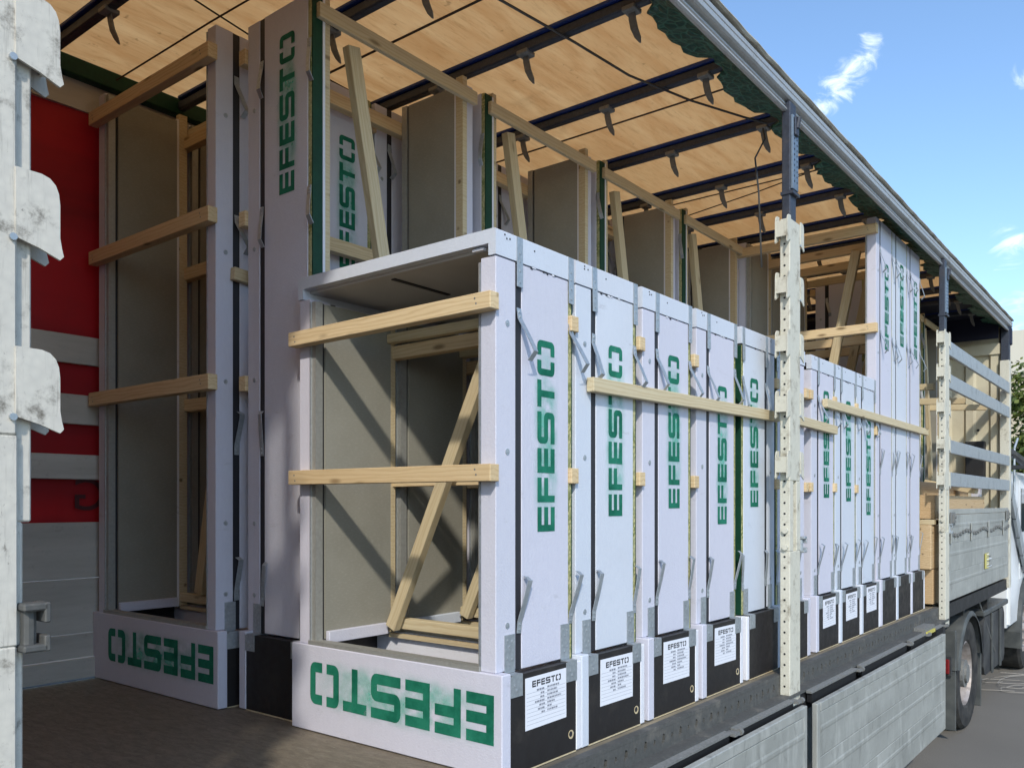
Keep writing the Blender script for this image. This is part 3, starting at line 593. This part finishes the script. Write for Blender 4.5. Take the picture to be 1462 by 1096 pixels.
# roof: translucent panels between bows
ys = [-4.66, -3.32, -1.98, -.64, .70, 2.04, 3.38, 4.72, 6.06, 7.40]
for a, b in zip(ys, ys[1:]):
    box('roof_panel', ROOF, tr, -2.535, -.02, a + .002, b - .002, 2.925, 2.928)
box('front_roof_panel', NAVY, tr, -2.535, -.0, 7.402, YF - .05, 2.915, 2.93)
def seam(bm): bx(bm, -2.43, -.03, -.006, .006, -.004, 0)
for y in ys[1:-1]: obj('roof_seam', mesh('seam', seam, ROPE), tr, (0, y, 2.9245))
bows = [-4.32, -3.65, -2.97, -2.31, -1.63, -.94, -.27, .40, 1.06, 1.75, 2.46, 3.13, 3.77, 4.38, 4.98, 5.66, 6.33, 7.0, 7.5, 8.2]
def bow(bm): bx(bm, -2.44, .015, -.020, .020, 2.862, 2.906, .006)
def bowb(bm): bx(bm, -2.42, -.02, -.034, .020, 2.9065, 2.9245, .004)
def hookf(bm):
    pts = [(0, 0, 0), (0, .004, -.03), (.006, .010, -.07), (.016, .022, -.105), (.022, .030, -.125)]; w = [.014, .016, .016, .013, .003]
    rows = [[bm.verts.new((x + s * ww, y + d, z)) for s, d in ((-1, 0), (1, 0), (1, .007), (-1, .007))] for (x, y, z), ww in zip(pts, w)]
    for a, b in zip(rows, rows[1:]):
        for i in range(4): bm.faces.new((a[i], a[(i + 1) % 4], b[(i + 1) % 4], b[i]))
    bm.faces.new(rows[0]); bm.faces.new(rows[-1][::-1]); bx(bm, -.03, .03, -.03, .034, -.008, .012, .003)
for y in bows:
    b = obj('roof_bow', mesh('bow', bow, DARKST), tr, (0, y, 0)); obj('tarp_sleeve', mesh('bowb', bowb, BLUE), b)
    for x in (-.15, -.70, -1.25, -1.85): obj('tarp_hook', mesh('hookf', hookf, GREYST), b, (x, 0, 2.858))
# side roof rails
prof = [(.092, 2.80), (.0925, 2.752), (.097, 2.745), (.112, 2.742), (.119, 2.750), (.117, 2.762), (.103, 2.767), (.101, 2.780), (.112, 2.784), (.112, 2.792), (.104, 2.796), (.106, 2.806), (.128, 2.812), (.136, 2.822), (.137, 2.848), (.131, 2.852), (.137, 2.857), (.138, 2.880), (.130, 2.888), (.108, 2.892), (.104, 2.908), (.03, 2.912)]
prof = [(x, 2.742 + (z - 2.742) * .78) for x, z in prof]
obj('roof_side_rail', mesh('cant', lambda bm: prism_y(bm, prof, YR, YF), RAILM), tr)
box('roof_side_rail', GREENB, tr, -2.53, -2.442, YR, YF, 2.842, 2.925, .004)
box('far_valance', GPLANK, tr, -2.51, -2.49, YR, YF, 2.705, 2.84)
def lip(bm):
    n = 120; rows = []
    for i in range(n + 1):
        y = YR + (YF + .03 - YR) * i / n; r = random.Random(i); d = r.uniform(-.003, .003)
        rows.append([bm.verts.new(q) for q in ((.10, y, 2.8765), (.139 + d, y, 2.869 + d), (.148 + d, y, 2.877), (.140, y, 2.892 + d), (.10, y, 2.942), (-.05, y, 2.957), (-.05, y, 2.951), (.09, y, 2.935))])
    for a, b in zip(rows, rows[1:]):
        for j in range(8): bm.faces.new((a[j], a[(j + 1) % 8], b[(j + 1) % 8], b[j]))
    bm.faces.new(rows[0]); bm.faces.new(rows[-1][::-1])
obj('roof_tarp_lip', mesh('lip', lip, TARP), tr)
def trim(bm):
    R = random.Random(3); y = YR; rows = []; i = 0
    while y < YF:
        ph = ((y - .34) / .67) % 1; inner = -.045 - .075 * (math.sin(math.pi * ph) ** .5 if .12 < ph < .88 else 0) - .014 * (i % 3 == 0) + R.uniform(-.008, .008)
        rows.append([bm.verts.new(q) for q in ((.091, y, 2.762), (.04, y, 2.80 + R.uniform(-.006, .006)), (inner * .5, y, 2.835 + R.uniform(-.008, .008)), (inner, y, 2.850 + R.uniform(-.006, .006)), (inner, y, 2.857), (.04, y, 2.812))]); y += .045; i += 1
    for a, b in zip(rows, rows[1:]):
        for j in range(6): bm.faces.new((a[j], a[(j + 1) % 6], b[(j + 1) % 6], b[j]))
obj('edge_netting', mesh('trim', trim, GTARP), tr)
# far side: curtain, slats and planks
def curt(bm):
    n, mz = 90, 14; g = []
    for i in range(n + 1):
        y = YR + (YF - YR) * i / n
        g.append([bm.verts.new((-2.505 + .010 * math.sin(y * 5.1 + z * .8) + .006 * math.sin(z * 6.0 + y), y, .70 + z * 2.01)) for z in [k / mz for k in range(mz + 1)]])
    for a, b in zip(g, g[1:]):
        for j in range(mz): bm.faces.new((a[j], a[j + 1], b[j + 1], b[j]))
obj('side_curtain', mesh('curt', curt, RED), tr)
for z0, z1, x in ((.005, .10, -2.447), (.103, .215, -2.462), (.218, .475, -2.468), (.478, .742, -2.470)):
    box('wall_plank', GPLANK, tr, x - .02, x, YR + .1, YF - .1, z0, z1, .003)
for z0, z1 in ((.945, 1.062), (1.205, 1.345), (1.490, 1.625)): box('far_slat', GPLANK, tr, -2.488, -2.465, YR + .1, YF - .1, z0, z1, .003)
fc = bpy.data.curves.new('printed', 'FONT'); fc.body = 'G'; fc.size = .22; fo = bpy.data.objects.new('tmp', fc); C.objects.link(fo)
dg = bpy.context.evaluated_depsgraph_get(); me = bpy.data.meshes.new_from_object(fo.evaluated_get(dg)); bpy.data.objects.remove(fo); me.materials.append(DPRINT)
o = obj('curtain_print', me, tr, mat4=frame((-2.486, .13 - .10, .80), (0, -1, 0), (0, 0, 1)) )
# near side rear bay: unseen bunched curtain added to block the sun; closed rear
def bunch(bm):
    n = 150; a = []; b = []
    for i in range(n + 1):
        y = YR + .14 + (3.02) * i / n; x = .085 + .035 * math.sin(i * .95) + .01 * math.sin(i * .31)
        a.append(bm.verts.new((x, y, -.05))); b.append(bm.verts.new((x + .005 * math.sin(i), y, 2.75)))
    for i in range(n): bm.faces.new((a[i], a[i + 1], b[i + 1], b[i]))
obj('drawn_curtain', mesh('bunch', bunch, RED), tr)
box('rear_door', GPLANK, tr, -2.45, -1.225, YR - .04, YR, .0, 2.82, .01); box('rear_door', GPLANK, tr, -1.215, .03, YR - .04, YR, .0, 2.82, .01)
# headboard
def hb(bm):
    prof = []; x = -2.44
    while x < .02:
        prof += [(x, 0), (x + .10, 0), (x + .125, .03), (x + .20, .03), (x + .225, 0)]; x += .25
    prof.append((.06, 0)); a = [bm.verts.new((px, -py, 0)) for px, py in prof]; b = [bm.verts.new((px, -py, 2.63)) for px, py in prof]
    for i in range(len(prof) - 1): bm.faces.new((a[i], a[i + 1], b[i + 1], b[i]))
h = obj('headboard', mesh('hb', hb, CREAMB), tr, (0, YF - .06, 0)); box('headboard_rail', CREAMB, h, -2.44, .06, -.05, -.031, 2.50, 2.62, .003); box('headboard_rail', CREAMB, h, -2.44, .06, -.05, -.031, .02, .12, .003)
box('headboard_back', CREAMB, h, -2.46, .06, .002, .03, -.1, 2.9)
for x in (-.22, -.62, -1.1):
    for z in (.6, 1.2, 1.66, 2.1, 2.36): obj('lashing_eye', mesh('eye', lambda bm: cyl(bm, (0, -.036, 0), (0, -.030, 0), .016, n=10), BLACKST), h, (x + .03, 0, z))
box('document_box', BLACKST, tr, -.30, -.11, 8.70, 8.82, 1.10, 1.53, .006)
box('front_valance', NAVY, tr, -2.44, .03, 8.70, 8.72, 2.66, 2.91)
box('gable_flap', NAVY, tr, .02, .135, 8.83, YF + .015, 2.60, 2.795, .01)
# chassis
for x in (-1.75, -.75): box('chassis_beam', BLACKST, tr, x - .06, x + .06, YR + .1, 8.3, -.55, -.255)
for k in range(11): box('cross_member', BLACKST, tr, -2.44, .05, -4.3 + k * 1.22, -4.22 + k * 1.22, -.25, -.03 - .001)
def wheel(parent, y, x_out, r, z, steer=False, ytop=0):
    w = obj('wheel', mesh(('hub', r), lambda bm: (cyl(bm, (-.10, 0, 0), (-.02, 0, 0), .13, n=16), cyl(bm, (-.02, 0, 0), (.0, 0, 0), .085, n=16)), GREYST), parent, (x_out, y, z))
    def ty(bm):
        pr = [(-.30, r * .60), (-.30, r * .95), (-.27, r), (-.035, r), (-.004, r * .95), (.0, r * .80), (-.012, r * .62), (-.03, r * .58)]; n = 48
        rings = [[bm.verts.new((px, pr_ * math.cos(2 * math.pi * i / n), pr_ * math.sin(2 * math.pi * i / n))) for px, pr_ in pr] for i in range(n)]
        for i in range(n):
            a, b = rings[i], rings[(i + 1) % n]
            for j in range(len(pr) - 1): bm.faces.new((a[j], a[j + 1], b[j + 1], b[j]))
    t = obj('tyre', mesh(('tyre', r), ty, TYRE), w)
    def rim(bm):
        k = r / .52; pr = [(-.028, .305 * k), (-.02, .295 * k), (-.05, .285 * k), (-.15, .27 * k), (-.165, .20 * k), (-.13, .14 * k), (-.125, .02)] if not steer else [(-.028, .305 * k), (-.02, .295 * k), (-.05, .285 * k), (-.045, .22 * k), (.02, .14 * k), (.03, .02)]; n = 40
        rings = [[bm.verts.new((px, q * math.cos(2 * math.pi * i / n), q * math.sin(2 * math.pi * i / n))) for px, q in pr] for i in range(n)]
        for i in range(n):
            a, b = rings[i], rings[(i + 1) % n]
            for j in range(len(pr) - 1): bm.faces.new((a[j], a[j + 1], b[j + 1], b[j]))
        for i in range(10):
            c = 2 * math.pi * i / 10; xx = -.15 if not steer else 0; cyl(bm, (xx - .03, .19 * k * math.cos(c), .19 * k * math.sin(c)), (xx + .02, .19 * k * math.cos(c), .19 * k * math.sin(c)), .014, n=6)
    obj('rim', mesh(('rim', r, steer), rim, RIM), w); return w
GZ = -1.262
for y in (-3.1, -1.79, -.48): 
    wheel(tr, y, -.02, .50, GZ + .50); wheel(tr, y, -2.15, .50, GZ + .50)
# landing gear omitted from view stays with the trailer as two legs
for x in (-1.9, -.5): box('landing_leg', GREYST, tr, x - .06, x + .06, 4.9, 5.02, -.95, -.26)

# ------------------------------------------------------------------ tractor
tk = thing('tractor_unit', 'white tractor unit with grey mudguards coupled under the front of the trailer', 'truck', (0, 6.9, GZ))
def P(x, y, z): return (x, y - 6.9, z - GZ)
def tbox(name, mat, x0, x1, y0, y1, z0, z1, b=0): return box(name, mat, tk, x0, x1, y0 - 6.9, y1 - 6.9, z0 - GZ, z1 - GZ, b)
wheel(tk, -.05, .06, .51, .51); wheel(tk, -.05, -2.25, .51, .51); wheel(tk, 3.62, .06, .51, .51, True); wheel(tk, 3.62, -2.25, .51, .51, True)
def guard(bm):
    n = 14; r0, r1 = .56, .585; a0, a1 = 12, 168; rows = []
    for i in range(n + 1):
        a = rad(a0 + (a1 - a0) * i / n); rows.append([bm.verts.new((x, r * math.cos(a), r * math.sin(a))) for x, r in ((-.62, r0), (.075, r0), (.095, r0 - .02), (.095, r1 - .03), (.08, r1), (-.62, r1))])
    for p, q in zip(rows, rows[1:]):
        for j in range(6): bm.faces.new((p[j], p[(j + 1) % 6], q[(j + 1) % 6], q[j]))
    bm.faces.new(rows[0]); bm.faces.new(rows[-1][::-1])
obj('mudguard', mesh('guard', guard, GPLA), tk, (0, -.05, .51)); obj('mudguard', mesh('guard', guard, GPLA), tk, (-1.6, -.05, .51))
def flap(bm): bx(bm, -.62, .07, -.012, .012, .10, .62, .006); [bx(bm, -.58 + k * .09, -.56 + k * .09, -.018, -.0125, .14, .58) for k in range(7)]
obj('mud_flap', mesh('flap', flap, GPLA), tk, (0, -.64, 0))
def gpan(bm): bx(bm, -.60, .075, -.02, .02, .6205, .98, .01)
obj('mudguard_panel', mesh('gpan', gpan, GPLA), tk, (0, -.64, 0))
obj('mud_flap', mesh('flap', flap, GPLA), tk, (0, .545, 0))
tl_ = tbox('tail_lamp', REDL, -.10, .03, 6.185, 6.215, -.66, -.53, .008); tbox('lamp_housing', BPLA, -.12, .045, 6.2155, 6.235, -.685, -.51, .006)
def tank(bm): prism_x(bm, [(0, .10), (.06, .02), (.12, 0), (1.20, 0), (1.28, .06), (1.28, .52), (1.20, .60), (.08, .60), (0, .52)], -.58, .04)
obj('fuel_tank', mesh('tank', tank, BPLA), tk, P(0, 7.75, -.93)); tbox('tank_cover', GPLA, -.60, .055, 7.72, 9.2, -.318, -.26, .01); tbox('tank_strap', GPLA, .0405, .06, 8.15, 8.21, -.95, -.32, .004); tbox('tank_strap', GPLA, .0405, .06, 8.65, 8.71, -.95, -.32, .004)
tbox('frame_rail', BLACKST, -.85, -.75, 5.9, 11.5, -.75, -.45); tbox('frame_rail', BLACKST, -1.75, -1.65, 5.9, 11.5, -.75, -.45); tbox('coupling_plate', BLACKST, -1.6, -.9, 6.4, 7.6, -.449, -.30, .02)
def cabb(bm):
    prism_x(bm, [(9.35, -.62), (9.35, 1.22), (11.25, 1.22), (11.50, .95), (11.62, .1), (11.62, -.85), (11.1, -.85), (11.02, -.5), (10.85, -.22), (10.5, -.12), (10.15, -.22), (9.98, -.5), (9.93, -.62)], -2.38, .05)
    bmesh.ops.bevel(bm, geom=[e for e in bm.edges if abs(e.verts[0].co.x - e.verts[1].co.x) < .01], offset=.035, segments=2, affect='EDGES')
cb = obj('cab', mesh('cab', cabb, CAB), tk, P(0, 0, 0)); 
dr = obj('cab_door', mesh('cdoor', lambda bm: bx(bm, .0505, .058, 10.05, 11.15, -.10, 1.12, .004), CAB), cb); obj('door_window', mesh('cwin', lambda bm: bx(bm, .0582, .064, 10.15, 11.05, .48, 1.02, .003), GLASS), cb); obj('door_handle', mesh('chand', lambda bm: bx(bm, .0582, .075, 10.10, 10.16, .05, .30, .004), BPLA), cb)
obj('windscreen', mesh('cws', lambda bm: bx(bm, -2.2, -.1, 11.56, 11.60, .3, .9, .003), GLASS), cb)
def arch(bm):
    n = 12; rows = []
    for i in range(n + 1):
        a = rad(-15 + 210 * i / n); rows.append([bm.verts.new((x, r * math.cos(a), r * math.sin(a))) for x, r in ((-.28, .56), (.09, .56), (.10, .60), (.09, .66), (-.28, .66))])
    for p, q in zip(rows, rows[1:]):
        for j in range(5): bm.faces.new((p[j], p[(j + 1) % 5], q[(j + 1) % 5], q[j]))
    bm.faces.new(rows[0]); bm.faces.new(rows[-1][::-1])
obj('front_mudguard', mesh('arch', arch, GPLA), tk, (0, 3.62, .51))
df = bar('side_deflector', SLATM, tk, P(.09, 9.05, 1.02), P(.09, 10.35, -.02), .17, .035, .006); 
for k in range(5): obj('deflector_joint', mesh('djn', lambda bm: bx(bm, 0, .012, -.019, .019, -.087, .087), BPLA), df, (.12 + k * .36, 0, 0))
tbox('mirror_arm', BPLA, .06, .30, 9.15, 9.20, 1.22, 1.27, .01); o = bar('air_intake_arm', BPLA, tk, P(.08, 9.15, 1.42), P(.18, 10.4, 1.24), .085, .08, .02)
obj('stand_pipe', mesh('spipe', lambda bm: tube(bm, [(.10, 0, 0), (.10, .02, .62), (.12, .12, .74)], .012, 8), GALV), tk, P(0, 9.3, .85))
def hoses(bm):
    for k in range(3):
        pts = [(-.9 + k * .25, 7.9 + .9 * t, -.05 - .30 * math.sin(math.pi * t)) for t in [i / 8 for i in range(9)]]; tube(bm, pts, .012, 6)
obj('air_hose', mesh('hoses', hoses, BPLA), tk, P(0, 0, -.1)); 
def support(bm): tube(bm, [(.02, 7.55, -.10), (.05, 8.35, -.75)], .008, 6)
obj('stay_wire', mesh('sup', support, GREYST), tk, P(0, 0, 0))

# ------------------------------------------------------------------ loose ropes and cables under the roof
def rope(name, label, cat, pts, r=.004, mat=ROPE):
    o = obj(name, mesh(('rope', label), lambda bm: tube(bm, pts, r, 6), mat)); tag(o, label, cat); return o
rope('rope', 'thin brown rope strung crosswise under the roof at the far left', 'rope', [(-2.43, .055, 2.885), (-1.6, .045, 2.872), (-.9, .05, 2.86)])
rope('rope', 'thin dark rope running lengthwise above the tall left units', 'rope', [(-1.50, -.35, 2.90), (-1.56, .0, 2.895), (-1.60, .30, 2.888), (-1.62, .9, 2.88)])
rope('cable', 'black cable sagging under the bows towards the middle post', 'cable', [(-.60, .05, 2.852), (-.515, .68, 2.850), (-.46, 1.1, 2.85), (-.42, 1.5, 2.85), (-.30, 1.9, 2.845), (-.17, 2.25, 2.85), (-.10, 2.38, 2.845)], .006, BPLA)
rope('cable', 'thin black cable hanging down beside the dark upper post', 'cable', [(-.10, 2.33, 2.80), (-.07, 2.28, 2.72), (-.09, 2.2, 2.60), (-.05, 2.15, 2.40), (-.04, 2.15, 2.15), (-.035, 2.15, 2.02)], .0045, BPLA)
rope('rope', 'thin dark rope crossing the roof just past the middle post', 'rope', [(-1.2, 3.43, 2.83), (-.5, 3.26, 2.83), (.0, 3.13, 2.84)])

# ------------------------------------------------------------------ ground, wire tangle, trees, building
def gr(bm): bmesh.ops.create_grid(bm, x_segments=8, y_segments=8, size=600)
g = struct(obj('ground', mesh('ground', gr, ASPH), None, (0, 100, GZ)))
def wires(bm):
    R = random.Random(11)
    for k in range(6):
        cx, cy = R.uniform(-.05, .35), R.uniform(-.3, .4); rx, ry = R.uniform(.1, .34), R.uniform(.2, .5); a0 = R.uniform(0, 6)
        pts = [(cx + rx * math.cos(a0 + t * .5), cy + ry * math.sin(a0 + t * .5 + .4), .01 + .02 * R.random() + (.16 * math.sin(t / 9 * math.pi) if k == 0 else 0)) for t in range(10)]; tube(bm, pts, .003, 5)
o = obj('wire_tangle', mesh('wires', wires, WCORD), None, (.02, 9.2, GZ)); tag(o, 'loose tangle of pale cord lying on the asphalt behind the wheel', 'cord')
def stain(bm):
    n = 24; bm.faces.new([bm.verts.new((.16 * math.cos(2 * math.pi * i / n) * (1 + .12 * math.sin(3 * i)), .11 * math.sin(2 * math.pi * i / n), 0)) for i in range(n)])
m = Mat('oil_stain'); STAIN = m.set((.03, .03, .03), .5)
o = struct(obj('ground_stain', mesh('stain', stain, STAIN), None, (.86, 5.9, GZ + .004)))
def tree(label, x, y, h, r, seed):
    t = thing('broadleaf_tree', label, 'tree', (x, y, GZ), 0, 'trees beyond the truck'); R = random.Random(seed)
    def tk_(bm):
        cyl(bm, (0, 0, 0), (.05, .02, h * .45), .16, .10, 10); tips = []
        for k in range(9):
            a = k * .7 + R.uniform(0, .5); p = Vector((.05, .02, h * R.uniform(.25, .45))); q = p + Vector((math.cos(a) * r * .7, math.sin(a) * r * .7, h * R.uniform(.15, .45))); cyl(bm, p, q, .06, .015, 6)
    obj('trunk', mesh(('trunk', seed), tk_, BARK), t)
    def cr_(bm):
        cl = []
        for k in range(70):
            d = Vector((R.gauss(0, 1), R.gauss(0, 1), R.gauss(0, 1))).normalized() * R.uniform(.35, 1); cl.append((Vector((d.x * r, d.y * r, h * .60 + d.z * h * .40)), R.uniform(.25, .5)))
        for c_, s_ in cl:
            for i in range(150):
                p = c_ + Vector((R.gauss(0, s_ * .6), R.gauss(0, s_ * .6), R.gauss(0, s_ * .5))); n = Vector((R.gauss(0, 1), R.gauss(0, 1), R.gauss(.6, 1))).normalized(); u = n.orthogonal().normalized() * R.uniform(.05, .095); v = n.cross(u) * .6
                bm.faces.new([bm.verts.new(p + q) for q in (u, v, -u, -v)])
    obj('crown', mesh(('crown', seed), cr_, LEAF), t)
tree('green broadleaf tree beyond the cab, nearest the trailer front', -1.2, 22.0, 5.3, 1.7, 1)
tree('taller green tree behind, at the right edge of the photo', .8, 25.5, 5.4, 2.0, 2)
tree('small bushy tree further right beyond the truck', 3.6, 24.5, 4.4, 1.8, 3)
bd = thing('apartment_block', 'long plain beige building with a pale upper storey behind the trees', 'building', (4, 45, GZ))
box('wall', BEIGE, bd, -20, 22, 0, 10, 0, 8.3); box('parapet', PALE, bd, -20.1, 22.1, -.12, 10.1, 8.303, 10.4)
for k in range(9):
    for z in (1.2, 4.6):
        w = box('window', GLASS, bd, -12 + k * 4, -10.6 + k * 4, -.03, -.002, z, z + 1.5); box('sill', PALE, bd, -12.1 + k * 4, -10.5 + k * 4, -.15, -.032, z - .12, z - .005)
van = thing('white_van', 'white van parked beyond the tractor cab at the right edge', 'van', (1.0, 17.2, GZ), rad(-4))
def vb(bm):
    prism_x(bm, [(-2.6, .35), (-2.6, 2.3), (-2.4, 2.45), (1.0, 2.45), (1.7, 1.55), (2.5, 1.2), (2.6, .9), (2.6, .35)], -.95, .95); bmesh.ops.bevel(bm, geom=list(bm.edges), offset=.05, segments=2, affect='EDGES')
obj('body', mesh('vanbody', vb, CAB), van); box('side_window', GLASS, van, .951, .96, .2, 1.2, 1.5, 2.1, .002); box('side_window', GLASS, van, -.96, -.951, .2, 1.2, 1.5, 2.1, .002); box('rear_window', GLASS, van, -.75, .75, -2.62, -2.606, 1.5, 2.1, .003)
for y in (-1.7, 1.7):
    for x in (.96, -.70): obj('wheel', mesh('vwheel', lambda bm: cyl(bm, (-.26, 0, 0), (0, 0, 0), .35, n=24), TYRE), van, (x, y, .35))
